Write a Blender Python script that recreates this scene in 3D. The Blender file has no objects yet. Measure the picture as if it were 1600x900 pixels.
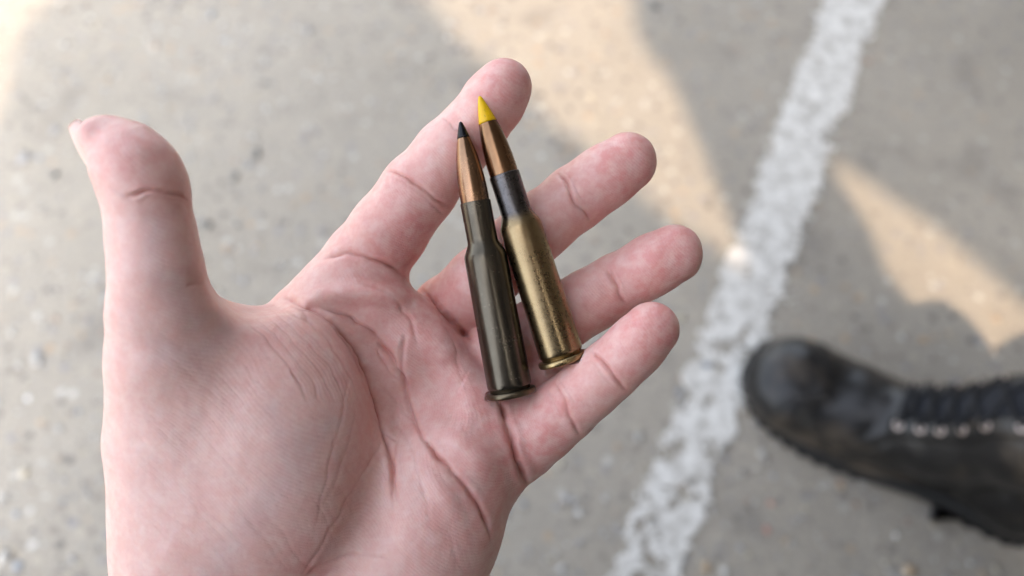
import bpy, bmesh, math, random
import numpy as np
from mathutils import Vector, Matrix

S = bpy.context.scene
C = S.collection
R = math.radians
rng = np.random.default_rng(7)
random.seed(7)

# ------------------------------------------------------------ camera
CAM_H = 0.85
PITCH = 27.0                       # degrees away from straight down
FD = 217.0                         # mm from the lens to the plane of the cartridges
PX = 0.1725                        # mm per photo pixel on that plane
LENS = 36.0 * FD / (1600 * PX)
cam_d = bpy.data.cameras.new('camera')
cam_d.lens = LENS
cam_d.sensor_width = 36.0
cam_d.clip_start = 0.01
cam_d.clip_end = 500
cam_d.dof.use_dof = True
cam_d.dof.focus_distance = 0.2175
cam_d.dof.aperture_fstop = 6.4
cam = bpy.data.objects.new('camera', cam_d)
C.objects.link(cam)
cam.location = (0, 0, CAM_H)
cam.rotation_euler = (R(PITCH), 0, 0)
S.camera = cam
CM = Matrix.Translation((0, 0, CAM_H)) @ Matrix.Rotation(R(PITCH), 4, 'X')
# hand frame: millimetres, x right, y along the back of the palm, z out of the palm, origin at the focus distance
HM = CM @ Matrix.Translation((0, 0, -FD / 1000)) @ Matrix.Scale(0.001, 4)

# ------------------------------------------------------------ light
SUN_EL = 50.0
SUN_DIR_TO = Vector((0.24, -0.97, 0)).normalized()      # horizontal direction towards the sun
w = bpy.data.worlds.new("World")
S.world = w
w.use_nodes = True
wn = w.node_tree
bg = wn.nodes['Background']
sky = wn.nodes.new('ShaderNodeTexSky')
sky.sky_type = 'NISHITA'
sky.sun_disc = False
sky.sun_elevation = R(SUN_EL)
az = math.atan2(SUN_DIR_TO.x, SUN_DIR_TO.y)            # clockwise from +Y
sky.sun_rotation = az
sky.air_density = 1.0
sky.dust_density = 3.0
sky.ozone_density = 1.0
hs = wn.nodes.new('ShaderNodeHueSaturation')          # thin high haze: a paler sky
hs.inputs['Saturation'].default_value = 0.42
wn.links.new(sky.outputs[0], hs.inputs['Color'])
wn.links.new(hs.outputs[0], bg.inputs[0])
bg.inputs[1].default_value = 0.15
sd = bpy.data.lights.new('sun', 'SUN')
sd.energy = 0.9
sd.angle = R(1.4)
sd.color = (1.0, 0.75, 0.52)
sun = bpy.data.objects.new('sun', sd)
C.objects.link(sun)
SUNV = Vector((SUN_DIR_TO.x * math.cos(R(SUN_EL)), SUN_DIR_TO.y * math.cos(R(SUN_EL)), math.sin(R(SUN_EL))))
sun.rotation_euler = SUNV.to_track_quat('Z', 'Y').to_euler()
S.view_settings.view_transform = 'Standard'
S.view_settings.look = 'None'
S.view_settings.exposure = 2.48
S.view_settings.gamma = 1.0
try:
    S.cycles.use_denoising = True
except Exception:
    pass

# ------------------------------------------------------------ helpers
def tag(o, label=None, cat=None, group=None, kind=None):
    if label: o['label'] = label
    if cat: o['category'] = cat
    if group: o['group'] = group
    if kind: o['kind'] = kind
    return o

def empty(name, M):
    o = bpy.data.objects.new(name, None)
    C.objects.link(o)
    o.matrix_world = M
    o.empty_display_size = 0.02
    return o

def mesh_obj(name, verts, faces, mat, parent=None, smooth=True, mw=None):
    me = bpy.data.meshes.new(name)
    verts = np.asarray(verts, dtype=np.float32)
    me.from_pydata(verts.tolist(), [], [tuple(int(i) for i in f) for f in faces])
    me.update()
    if smooth:
        me.polygons.foreach_set('use_smooth', [True] * len(me.polygons))
    if mat: me.materials.append(mat)
    o = bpy.data.objects.new(name, me)
    C.objects.link(o)
    if parent is not None:
        o.parent = parent
    if mw is not None:
        o.matrix_local = mw
    return o

def loc(px, py, z=0.0):
    """point of the hand frame (mm) seen at photo pixel px,py at height z above the focus plane"""
    k = PX * (FD - z) / FD
    return np.array([(px - 800) * k, (450 - py) * k, z])

def ground(px, py, h=0.0):
    """ground point (m) seen at photo pixel"""
    d = (CM.to_3x3() @ Vector(((px - 800) * PX, (450 - py) * PX, -FD))).normalized()
    t = (CAM_H - h) / -d.z
    return Vector((d.x * t, d.y * t, h))

def vnoise(p, seed=0):
    """value noise on an (n,3) array, -1..1"""
    p = np.asarray(p, dtype=np.float64)
    i = np.floor(p).astype(np.int64)
    f = p - i
    f = f * f * (3 - 2 * f)
    def h(a):
        n = (a[:, 0] * 374761393 + a[:, 1] * 668265263 + a[:, 2] * 2147483647 + seed * 974634777) & 0xffffffff
        n = ((n ^ (n >> 13)) * 1274126177) & 0xffffffff
        n = n ^ (n >> 16)
        return (n & 0xffff) / 32767.5 - 1
    out = 0
    for dx in (0, 1):
        for dy in (0, 1):
            for dz in (0, 1):
                wt = (f[:, 0] if dx else 1 - f[:, 0]) * (f[:, 1] if dy else 1 - f[:, 1]) * (f[:, 2] if dz else 1 - f[:, 2])
                out = out + wt * h(i + np.array([dx, dy, dz]))
    return out

class NT:
    """small node-tree builder"""
    def __init__(s, name):
        s.m = bpy.data.materials.new(name)
        s.m.use_nodes = True
        s.t = s.m.node_tree
        s.b = s.t.nodes['Principled BSDF']
    def n(s, typ, **kw):
        nd = s.t.nodes.new(typ)
        for k, v in kw.items():
            if k.startswith('i_'):
                nd.inputs[k[2:].replace('_', ' ')].default_value = v
            else:
                setattr(nd, k, v)
        return nd
    def l(s, a, b): s.t.links.new(a, b)
    def ramp(s, src, stops, interp='LINEAR'):
        r = s.n('ShaderNodeValToRGB')
        r.color_ramp.interpolation = interp
        e = r.color_ramp.elements
        while len(e) < len(stops): e.new(0.5)
        for q, (p, c) in enumerate(stops):
            e[q].position = p
            e[q].color = (c, c, c, 1) if isinstance(c, (int, float)) else (*c, 1)
        s.l(src, r.inputs[0])
        return r.outputs[0]
    def mix(s, fac, a, b, mode='MIX'):
        m = s.n('ShaderNodeMix', data_type='RGBA', blend_type=mode)
        for sock, v in ((m.inputs[0], fac), (m.inputs[6], a), (m.inputs[7], b)):
            if hasattr(v, 'links'): s.l(v, sock)
            elif isinstance(v, (int, float)): sock.default_value = v
            else: sock.default_value = (*v, 1)
        return m.outputs[2]
    def noise(s, vec, scale, detail=4, rough=0.55):
        n = s.n('ShaderNodeTexNoise')
        n.inputs['Scale'].default_value = scale
        n.inputs['Detail'].default_value = detail
        n.inputs['Roughness'].default_value = rough
        if vec is not None: s.l(vec, n.inputs['Vector'])
        return n.outputs[0]
    def math(s, op, a, b=0.0, c=None):
        m = s.n('ShaderNodeMath', operation=op)
        for k, v in enumerate((a, b) if c is None else (a, b, c)):
            if hasattr(v, 'links'): s.l(v, m.inputs[k])
            else: m.inputs[k].default_value = v
        return m.outputs[0]
    def bump(s, h, strength, dist, prev=None):
        b = s.n('ShaderNodeBump')
        b.inputs['Strength'].default_value = strength
        b.inputs['Distance'].default_value = dist
        s.l(h, b.inputs['Height'])
        if prev is not None: s.l(prev, b.inputs['Normal'])
        return b.outputs[0]

def simple_mat(name, col, rough=0.5, metal=0.0, var=0.15, scale=200, bump=0.1, coat=0.0):
    t = NT(name)
    tc = t.n('ShaderNodeTexCoord')
    n = t.noise(tc.outputs['Object'], scale)
    c = t.mix(n, tuple(x * (1 - var) for x in col), tuple(min(1, x * (1 + var)) for x in col))
    t.l(c, t.b.inputs['Base Color'])
    t.b.inputs['Roughness'].default_value = rough
    t.b.inputs['Metallic'].default_value = metal
    t.b.inputs['Coat Weight'].default_value = coat
    if bump:
        t.l(t.bump(n, bump, 0.001), t.b.inputs['Normal'])
    return t.m

#@@GROUND
# ------------------------------------------------------------ ground
t = NT('weathered_concrete')
tc = t.n('ShaderNodeTexCoord')
P = tc.outputs['Object']
big = t.noise(P, 3.0, 5, 0.6)
mid = t.noise(P, 22.0, 6, 0.65)
fine = t.noise(P, 160.0, 5, 0.7)
c = t.mix(t.ramp(big, [(0.3, 0.0), (0.7, 1.0)]), (0.345, 0.308, 0.252), (0.425, 0.382, 0.318))
c = t.mix(t.ramp(mid, [(0.35, 0.0), (0.65, 1.0)]), t.mix(0.85, (0.235, 0.222, 0.20), c), c)
v = t.n('ShaderNodeTexVoronoi'); v.inputs['Scale'].default_value = 78.0; v.inputs['Randomness'].default_value = 1.0
t.l(P, v.inputs['Vector'])
hs = t.n('ShaderNodeSeparateColor'); t.l(v.outputs['Color'], hs.inputs[0])
stone = t.ramp(hs.outputs[0], [(0.0, (0.11, 0.105, 0.10)), (0.18, (0.24, 0.21, 0.18)), (0.4, (0.46, 0.41, 0.33)),
                               (0.6, (0.25, 0.25, 0.27)), (0.78, (0.50, 0.33, 0.18)), (0.88, (0.62, 0.60, 0.56)), (1.0, (0.75, 0.73, 0.70))], 'CONSTANT')
inside = t.ramp(v.outputs['Distance'], [(0.30, 1.0), (0.46, 0.0)])
expose = t.ramp(hs.outputs[1], [(0.42, 0.0), (0.50, 1.0)])
agg = t.math('MULTIPLY', inside, expose)
patchy = t.ramp(t.noise(P, 2.2, 3, 0.5), [(0.38, 0.45), (0.60, 1.0)])
agg = t.math('MULTIPLY', t.math('MULTIPLY', agg, patchy), 0.75)
c = t.mix(agg, c, stone)
c = t.mix(t.ramp(fine, [(0.36, 0.75), (0.48, 0.0)]), c, t.mix(0.55, c, (0.16, 0.15, 0.14)))
c = t.mix(t.ramp(t.noise(P, 9.0, 2, 0.4), [(0.62, 0.0), (0.74, 0.5)]), c, (0.17, 0.155, 0.14))
t.l(c, t.b.inputs['Base Color'])
t.b.inputs['Roughness'].default_value = 0.9
hsum = t.math('ADD', t.math('MULTIPLY', mid, 0.6), t.math('MULTIPLY', fine, 0.35))
hsum = t.math('ADD', hsum, t.math('MULTIPLY', agg, 0.25))
t.l(t.bump(hsum, 0.6, 0.006), t.b.inputs['Normal'])
GROUND_MAT = t.m
n_ = 60
gv, gf = [], []
mesh_obj('ground', [(-60, -60, 0), (60, -60, 0), (60, 60, 0), (-60, 60, 0)], [(0, 1, 2, 3)], GROUND_MAT, smooth=False)
bpy.data.objects['ground']['kind'] = 'structure'

#@@HAND
# ------------------------------------------------------------ the hand as one closed skin
def set_grid(lo, hi, h):
    global H, LO, HI, NG, ax
    H = h; LO = np.array(lo, float); HI = np.array(hi, float)
    NG = np.ceil((HI - LO) / H).astype(int) + 1
    ax = [np.arange(NG[k], dtype=np.float32) * H + LO[k] for k in range(3)]
set_grid((-128.0, -205.0, -58.0), (70.0, 72.0, 56.0), 0.8)

def field():
    return np.full(tuple(NG), 1e3, dtype=np.float32)

def smin(a, b, k):
    h = np.maximum(k - np.abs(a - b), 0) / k
    return np.minimum(a, b) - h * h * k * 0.25

def box(lo, hi):
    s = []
    for k in range(3):
        a = int(max(0, math.floor((lo[k] - LO[k]) / H))); b = int(min(NG[k], math.ceil((hi[k] - LO[k]) / H) + 1))
        if b <= a: return None
        s.append(slice(a, b))
    return tuple(s)

def add_cone(F, a, b, ra, rb, k=3.0, flat=1.0, pad=9.0):
    m = max(ra, rb) + pad
    bx = box(np.minimum(a, b) - m, np.maximum(a, b) + m)
    if bx is None: return
    X = ax[0][bx[0]][:, None, None]; Y = ax[1][bx[1]][None, :, None]; Z = ax[2][bx[2]][None, None, :]
    d = b - a
    L = float(d @ d)
    tt = np.clip(((X - a[0]) * d[0] + (Y - a[1]) * d[1] + (Z - a[2]) * d[2]) / L, 0, 1)
    dx = X - a[0] - tt * d[0]; dy = Y - a[1] - tt * d[1]; dz = (Z - a[2] - tt * d[2]) / flat
    r = ra + (rb - ra) * tt
    F[bx] = smin(F[bx], (np.sqrt(dx * dx + dy * dy + dz * dz) - r).astype(np.float32), k)

def add_ell(F, c, rad, ang=0.0, k=8.0, tilt=0.0, pad=10.0, sub=False):
    """ellipsoid rotated by ang (deg) in the palm plane, then tilted about y"""
    m = max(rad) + pad
    bx = box(c - m, c + m)
    if bx is None: return
    X = ax[0][bx[0]][:, None, None] - c[0]; Y = ax[1][bx[1]][None, :, None] - c[1]; Z = ax[2][bx[2]][None, None, :] - c[2]
    ct, st = math.cos(R(tilt)), math.sin(R(tilt))
    X, Z = X * ct + Z * st, -X * st + Z * ct
    ca, sa = math.cos(R(ang)), math.sin(R(ang))
    U = X * ca + Y * sa; V = -X * sa + Y * ca
    q = np.sqrt((U / rad[0]) ** 2 + (V / rad[1]) ** 2 + (Z / rad[2]) ** 2)
    q2 = np.sqrt((U / rad[0] ** 2) ** 2 + (V / rad[1] ** 2) ** 2 + (Z / rad[2] ** 2) ** 2) + 1e-6
    d = (q * (q - 1) / q2).astype(np.float32)
    if sub: F[bx] = -smin(-F[bx], d, k)
    else: F[bx] = smin(F[bx], d, k)

def rmm(rpx, z): return rpx * PX * (FD - z) / FD

def chain(F, pts, k=2.5, flat=1.0):
    P3 = [loc(p[0], p[1], p[2]) for p in pts]
    rr = [rmm(p[3], p[2]) for p in pts]
    for q in range(len(pts) - 1):
        add_cone(F, P3[q], P3[q + 1], rr[q], rr[q + 1], k, flat)

# fingers: (px, py, z mm, half width px)
INDEX = [(500, 510, -16, 70), (572, 410, -17, 63), (606, 362, -13.8, 59), (655, 296, -11, 57), (700, 242, -10, 53), (738, 204, -9.8, 49.5), (772, 158, -10, 47), (786, 137, -9.5, 45.5)]
MIDDLE = [(640, 560, -30, 56), (700, 487, -27, 54), (752, 440, -17.5, 52), (808, 386, -15.2, 52), (850, 348, -15, 50), (896, 311, -16, 50), (945, 277, -15, 48.5), (979, 254, -14, 47)]
RING = [(690, 655, -20, 62), (775, 560, -20, 54), (830, 525, -17, 52), (878, 495, -15.5, 51), (925, 468, -15.5, 48), (966, 446, -15, 47), (1015, 416, -12, 46), (1053, 397, -10, 46)]
PINKY = [(745, 740, -10, 66), (815, 692, -9, 56), (850, 664, -6, 52), (886, 636, -3, 49), (920, 607, 0, 47), (955, 577, 3, 45.5), (992, 543, 5, 44), (1019, 514, 7, 43)]
fing = []
for ch in (INDEX, MIDDLE, RING, PINKY):
    F = field()
    chain(F, ch, 2.5, 0.93)
    # soft pads between the joints
    for a, b, up, rr in ((1, 3, 2.0, 0.80), (3, 5, 2.0, 0.82), (5, 7, 2.2, 0.86)):
        pa, pb = ch[a], ch[b]
        for s_ in (0.35, 0.7):
            px = pa[0] + (pb[0] - pa[0]) * s_; py = pa[1] + (pb[1] - pa[1]) * s_; pz = pa[2] + (pb[2] - pa[2]) * s_
            r_ = rmm((pa[3] + (pb[3] - pa[3]) * s_) * rr, pz)
            add_ell(F, loc(px, py, pz + up), (r_, r_, r_), 0, 3.0)
    fing.append(F)

PALM = field()
for pts in (
    [(505, 505, -17, 76), (470, 700, -16, 95), (440, 950, -14, 105)],
    [(600, 580, -22, 74), (540, 750, -22, 95), (450, 980, -18, 105)],
    [(680, 655, -20, 72), (600, 800, -20, 95), (480, 1000, -16, 110)],
    [(735, 745, -10, 68), (655, 850, -10, 88), (520, 1020, -10, 115)],
):
    chain(PALM, pts, 14)
chain(PALM, [(440, 1000, -8, 150), (430, 1200, -10, 160), (440, 1700, -14, 200)], 18)
# web pads at the finger bases
for (px, py, z, r_) in ((545, 450, -13, 56), (640, 520, -15, 58), (700, 590, -14, 56), (765, 690, -6, 56), (590, 480, -13, 50), (660, 560, -14, 52), (728, 640, -10, 54)):
    add_ell(PALM, loc(px, py, z), (rmm(r_, z),) * 3, 0, 8)
chain(PALM, [(770, 640, -13, 50), (835, 600, -15, 36), (872, 575, -16, 28)], 6)
# heel of the hand on the little-finger side
add_ell(PALM, loc(640, 850, -2), (21, 36, 17), -28, 10)
# thumb and its eminence
THUMB = field()
chain(THUMB, [(300, 930, 4, 112), (268, 700, 12, 96), (262, 560, 19, 90), (252, 480, 23, 79), (245, 420, 26, 69), (237, 365, 27, 65), (228, 315, 28, 62), (210, 270, 28, 56), (190, 238, 28, 50), (170, 218, 28, 36)], 2.5, 0.9)
add_ell(THUMB, loc(222, 270, 29.0), (8.4, 10.0, 8.6), 35, 5)
add_ell(THUMB, loc(152, 212, 28.5), (3.8, 3.6, 5.0), 30, 3)
add_ell(THUMB, loc(322, 492, 15), (8.5, 8.5, 9), 0, 8)
add_ell(THUMB, loc(395, 690, 6), (28, 38, 22), 22, 10, tilt=14)
add_ell(THUMB, loc(455, 610, 0), (19, 26, 18), 30, 10, tilt=18)
add_ell(THUMB, loc(356, 830, 4), (23, 34, 20), 0, 12)
SK = smin(PALM, THUMB, 9)
add_ell(SK, loc(398, 452, 8), (8, 6.5, 16), -20, 7, sub=True)
base = SK.copy()
for F, kf in zip(fing, (4.5, 1.8, 2.5, 3.5)):
    SK = np.minimum(SK, smin(base, F, kf))
del base, PALM, THUMB, fing

def surface_nets(F):
    nx, ny, nz = F.shape
    ins = F < 0
    c = np.zeros((nx - 1, ny - 1, nz - 1), dtype=np.int8)
    for dx in (0, 1):
        for dy in (0, 1):
            for dz in (0, 1):
                c += ins[dx:nx - 1 + dx, dy:ny - 1 + dy, dz:nz - 1 + dz]
    act = (c > 0) & (c < 8)
    ix = np.argwhere(act)
    idx = np.full(act.shape, -1, dtype=np.int64)
    idx[act] = np.arange(len(ix))
    acc = np.zeros((len(ix), 3)); cnt = np.zeros(len(ix))
    corners = [(a, b, c_) for a in (0, 1) for b in (0, 1) for c_ in (0, 1)]
    for a in corners:
        for k in range(3):
            if a[k]: continue
            b = list(a); b[k] = 1
            fa = F[ix[:, 0] + a[0], ix[:, 1] + a[1], ix[:, 2] + a[2]]
            fb = F[ix[:, 0] + b[0], ix[:, 1] + b[1], ix[:, 2] + b[2]]
            m = (fa < 0) != (fb < 0)
            tt = fa[m] / (fa[m] - fb[m])
            p = np.tile(np.array(a, dtype=float), (m.sum(), 1)); p[:, k] += tt
            acc[m] += p; cnt[m] += 1
    V = (ix + acc / cnt[:, None]) * H + LO
    faces = []
    for k in range(3):
        o1, o2 = [(1, 2), (2, 0), (0, 1)][k]
        sl = [slice(1, -1)] * 3; sl[k] = slice(0, -1)
        sh = [slice(1, -1)] * 3; sh[k] = slice(1, None)
        A = ins[tuple(sl)]; B = ins[tuple(sh)]
        for flip, m in ((False, A & ~B), (True, ~A & B)):
            q = np.argwhere(m)
            if not len(q): continue
            q = q + 1; q[:, k] -= 1
            e1 = np.zeros(3, int); e1[o1] = 1
            e2 = np.zeros(3, int); e2[o2] = 1
            def g(v): return idx[v[:, 0], v[:, 1], v[:, 2]]
            f = np.stack([g(q - e1 - e2), g(q - e2), g(q), g(q - e1)], 1)
            if flip: f = f[:, ::-1]
            faces.append(f)
    return V, np.concatenate(faces)

V, FQ = surface_nets(SK)
ok = (FQ >= 0).all(1)
FQ = FQ[ok]
# light smoothing of the grid steps
def edges_of(f):
    e = np.concatenate([f[:, [0, 1]], f[:, [1, 2]], f[:, [2, 3]], f[:, [3, 0]]])
    return e
def set_edges(F, n):
    global E, deg
    E = edges_of(F)
    deg = np.bincount(E.ravel(), minlength=n).astype(float)
set_edges(FQ, len(V))
def lap(Q):
    s = np.zeros_like(Q)
    for k in range(Q.shape[1]):
        s[:, k] = np.bincount(E[:, 0], Q[E[:, 1], k], len(Q)) + np.bincount(E[:, 1], Q[E[:, 0], k], len(Q))
    return s / np.maximum(deg, 1)[:, None] - Q
for it in range(6):
    V = V + 0.6 * lap(V)
    V = V - 0.55 * lap(V)

# one round of linear subdivision so that creases can be cut finer
def subdivide(V, F):
    n = len(V)
    e = np.sort(edges_of(F), 1)
    ue, inv = np.unique(e[:, 0] * np.int64(n) + e[:, 1], return_inverse=True)
    mid = (V[ue // n] + V[ue % n]) / 2
    fc = V[F].mean(1)
    m = inv.reshape(4, len(F)).T + n
    c = np.arange(len(F)) + n + len(ue)
    NV = np.concatenate([V, mid, fc])
    NF = np.concatenate([np.stack([F[:, 0], m[:, 0], c, m[:, 3]], 1), np.stack([F[:, 1], m[:, 1], c, m[:, 0]], 1),
                         np.stack([F[:, 2], m[:, 2], c, m[:, 1]], 1), np.stack([F[:, 3], m[:, 3], c, m[:, 2]], 1)])
    return NV, NF
V, FQ = subdivide(V, FQ)
set_edges(FQ, len(V))
for it in range(2):
    V = V + 0.5 * lap(V)

def normals(V, F):
    a = V[F[:, 2]] - V[F[:, 0]]; b = V[F[:, 3]] - V[F[:, 1]]
    fn = np.cross(a, b)
    N = np.zeros_like(V)
    for k in range(4):
        for j in range(3):
            N[:, j] += np.bincount(F[:, k], fn[:, j], len(V))
    return N / (np.linalg.norm(N, axis=1)[:, None] + 1e-9)
Nn = normals(V, FQ)
# photo-pixel coordinates of every skin point, used to lay out the palm lines
kk = FD / (PX * (FD - V[:, 2]))
U2 = np.stack([800 + V[:, 0] * kk, 450 - V[:, 1] * kk], 1)
front = np.clip((Nn[:, 2] - 0.08) / 0.5, 0, 1)

def spline(pts, n=10):
    pts = np.array(pts, float)
    P_ = np.vstack([2 * pts[0] - pts[1], pts, 2 * pts[-1] - pts[-2]])
    out = []
    for q in range(1, len(P_) - 2):
        for s in np.linspace(0, 1, n, endpoint=False):
            a, b, c, d = P_[q - 1], P_[q], P_[q + 1], P_[q + 2]
            out.append(0.5 * (2 * b + (c - a) * s + (2 * a - 5 * b + 4 * c - d) * s * s + (3 * b - a - 3 * c + d) * s ** 3))
    out.append(pts[-1])
    return np.array(out)

Uw = np.concatenate([U2, np.zeros((len(U2), 1))], 1)
UW = U2 + np.stack([vnoise(Uw / 26.0, 51) * 3.2 + vnoise(Uw / 9.0, 52) * 1.1, vnoise(Uw / 26.0, 53) * 3.2 + vnoise(Uw / 9.0, 54) * 1.1], 1)
CMOD = np.clip(0.85 + 0.45 * vnoise(Uw / 22.0, 55), 0.3, 1.3)
disp = np.zeros(len(V)); crease = np.zeros(len(V))
def crease_line(pts, wpx, depth, bulge=0.35, zr=None, taper=True):
    """cut a skin fold of half width wpx (photo px) and depth mm along pts"""
    c = spline(pts, 10 if wpx < 8 else 5)
    m = (U2[:, 0] > c[:, 0].min() - 8 * wpx) & (U2[:, 0] < c[:, 0].max() + 8 * wpx) & (U2[:, 1] > c[:, 1].min() - 8 * wpx) & (U2[:, 1] < c[:, 1].max() + 8 * wpx) & (front > 0)
    if zr is not None: m &= (V[:, 2] > zr[0]) & (V[:, 2] < zr[1])
    ii = np.nonzero(m)[0]
    if not len(ii): return
    Q = UW[ii] if wpx < 8 else U2[ii]
    best = np.full(len(ii), 1e9); bt = np.zeros(len(ii))
    for q in range(len(c) - 1):
        a, d = c[q], c[q + 1] - c[q]
        tt = np.clip(((Q - a) @ d) / (d @ d), 0, 1)
        dd = np.hypot(*(Q - a - tt[:, None] * d).T)
        u = dd < best
        best[u] = dd[u]; bt[u] = (q + tt[u]) / (len(c) - 1)
    tp = np.clip(np.minimum(bt, 1 - bt) * 6 + 0.1, 0, 1) if taper else 1.0
    if wpx >= 8:
        q_ = np.clip(np.minimum(bt, 1 - bt) * 2.4, 0, 1); tp = q_ * q_ * (3 - 2 * q_)
    x = best / wpx
    prof = -np.exp(-np.abs(x) ** (1.5 if wpx < 8 else 2.0)) + 0.55 * bulge * np.exp(-((x - 2.6) / 1.8) ** 2)
    disp[ii] += depth * tp * prof * front[ii] * (CMOD[ii] if wpx < 8 else 1.0)
    crease[ii] = np.maximum(crease[ii], np.exp(-(x / 0.75) ** 2) * tp * CMOD[ii] * np.clip(depth / 0.8, 0, 1) * (wpx < 8))

# finger joint folds
crease_line([(500, 404), (544, 396), (580, 408), (638, 434)], 3.2, 1.1, 0.35)
crease_line([(604, 264), (630, 276), (668, 300), (708, 326)], 2.8, 0.85, 0.3)
crease_line([(612, 278), (640, 292), (676, 316), (700, 338)], 2.4, 0.3, 0.2)
crease_line([(690, 182), (704, 192), (735, 218), (770, 250)], 3, 0.45, 0.3)
crease_line([(656, 446), (700, 496), (742, 535)], 4, 1.2, 0.3)
crease_line([(872, 270), (884, 292), (905, 325), (926, 348)], 2.8, 0.85, 0.3)
crease_line([(880, 268), (896, 290), (912, 314)], 2.2, 0.25)
crease_line([(775, 350), (800, 385), (838, 420)], 3, 0.6)
crease_line([(950, 422), (960, 444), (982, 472)], 2.8, 0.85, 0.3)
crease_line([(958, 420), (968, 440), (982, 460)], 2.2, 0.2)
crease_line([(862, 470), (880, 500), (905, 530)], 3, 0.5)
crease_line([(927, 549), (945, 570), (980, 614)], 2.8, 0.85, 0.3)
crease_line([(921, 560), (940, 584), (970, 616)], 2.2, 0.25)
crease_line([(864, 594), (878, 622), (892, 650), (906, 680)], 2.8, 0.85, 0.3)
crease_line([(872, 592), (884, 612), (900, 632)], 2.2, 0.35)
crease_line([(856, 606), (868, 630), (880, 655)], 2.2, 0.25)
crease_line([(784, 626), (793, 668), (806, 712), (824, 762)], 4, 1.8, 0.35)
# thumb
crease_line([(196, 306), (236, 300), (272, 304), (308, 326)], 3.0, 0.9, 0.3)
crease_line([(222, 316), (250, 309), (285, 318), (306, 338)], 2.2, 0.3, 0.2)
crease_line([(170, 290), (190, 300), (210, 318)], 2.4, 0.15)
crease_line([(292, 450), (308, 444), (328, 436)], 2.6, 0.3)
crease_line([(372, 486), (356, 478), (338, 458), (322, 440)], 2.6, 0.3)
# broad relief of the palm: ridges (negative depth) and hollows
crease_line([(448, 476), (500, 462), (560, 458), (620, 468), (645, 480)], 15, -1.7, 0)
crease_line([(470, 498), (530, 505), (575, 540), (605, 590), (620, 640)], 11, -0.8, 0)
crease_line([(486, 500), (540, 540), (572, 590), (588, 640), (604, 700)], 14, 1.8, 0)
crease_line([(636, 520), (664, 580), (700, 630), (740, 640)], 34, 2.8, 0)
crease_line([(664, 680), (710, 690), (750, 720), (778, 770)], 28, -2.0, 0)
crease_line([(660, 500), (690, 540), (715, 575)], 20, -1.0, 0)
crease_line([(640, 700), (690, 765), (730, 830)], 18, -1.0, 0)
crease_line([(590, 700), (600, 800), (600, 900)], 26, 0.8, 0)
# palm lines
crease_line([(438, 466), (470, 474), (508, 496), (548, 530), (572, 575), (588, 618), (598, 672), (612, 732), (619, 790)], 3.4, 1.6, 0.25)
crease_line([(768, 846), (760, 820), (750, 796), (736, 770), (700, 732), (664, 690), (640, 645), (625, 590), (606, 548), (565, 510), (515, 486), (450, 470)], 3.4, 1.5, 0.2)
crease_line([(442, 474), (490, 490), (530, 520), (556, 560), (574, 610)], 2.6, 0.55, 0.3)
crease_line([(430, 478), (478, 500), (512, 530), (540, 572), (560, 620)], 2.4, 0.4, 0.3)
crease_line([(631, 520), (630, 556), (626, 600), (636, 640)], 2.8, 0.5)
crease_line([(547, 552), (543, 600), (532, 660), (514, 732), (490, 830)], 2.3, 0.15)
crease_line([(556, 640), (545, 690), (530, 740), (500, 800)], 2.3, 0.12)
crease_line([(600, 680), (575, 728), (540, 785), (502, 850), (466, 905)], 2.4, 0.24)
crease_line([(606, 640), (640, 700), (660, 760), (672, 830)], 2.3, 0.16)
crease_line([(586, 655), (600, 675), (618, 690)], 2.4, 0.4)
crease_line([(474, 900), (510, 880), (560, 868), (620, 878)], 2.8, 0.4)
crease_line([(620, 690), (612, 740), (614, 800)], 2.4, 0.3)
crease_line([(560, 440), (600, 462), (640, 500), (652, 540)], 3, 0.3)
crease_line([(672, 470), (700, 520), (720, 580), (732, 620)], 2.4, 0.15)
crease_line([(470, 480), (480, 500), (500, 520)], 2.4, 0.3)
crease_line([(590, 540), (600, 570), (622, 600)], 2.4, 0.35)
crease_line([(600, 600), (618, 630), (640, 655)], 2.4, 0.35)
# fan of fine folds where the web of the thumb bunches
for q in range(12):
    a0 = q / 11
    crease_line([(385 + 40 * a0, 500 - 24 * a0), (425 + 46 * a0, 540 - 30 * a0), (462 + 62 * a0, 590 - 26 * a0), (484 + 72 * a0, 632 + 0 * a0)], 2.4, 0.26 + 0.22 * (q % 3 == 0), 0.3)
def inside_palm(x, y): return 190 < x < 600 and 500 < y < 900
for q in range(46):        # long parallel skin lines running down over the thumb mount
    x0 = rng.uniform(200, 540); y0 = rng.uniform(510, 830)
    L_ = rng.uniform(60, 150); an = R(52 + (x0 - 370) * 0.06 + rng.uniform(-5, 5))
    dx, dy = math.cos(an) * L_, math.sin(an) * L_
    crease_line([(x0, y0), (x0 + dx * 0.5 + rng.uniform(-5, 5), y0 + dy * 0.5), (x0 + dx, y0 + dy)], 2.2, rng.uniform(0.03, 0.07), 0.2)
for q in range(22):        # shorter lines over the rest of the palm
    x0 = rng.uniform(560, 740); y0 = rng.uniform(640, 860)
    if y0 > 900 - (x0 - 690) * 1.2: continue
    L_ = rng.uniform(35, 90); an = R(rng.choice([70, 95, 120, 50]) + rng.uniform(-12, 12))
    dx, dy = math.cos(an) * L_, math.sin(an) * L_
    crease_line([(x0, y0), (x0 + dx * 0.5 + rng.uniform(-4, 4), y0 + dy * 0.5), (x0 + dx, y0 + dy)], 2.2, rng.uniform(0.03, 0.07), 0.2)
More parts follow.
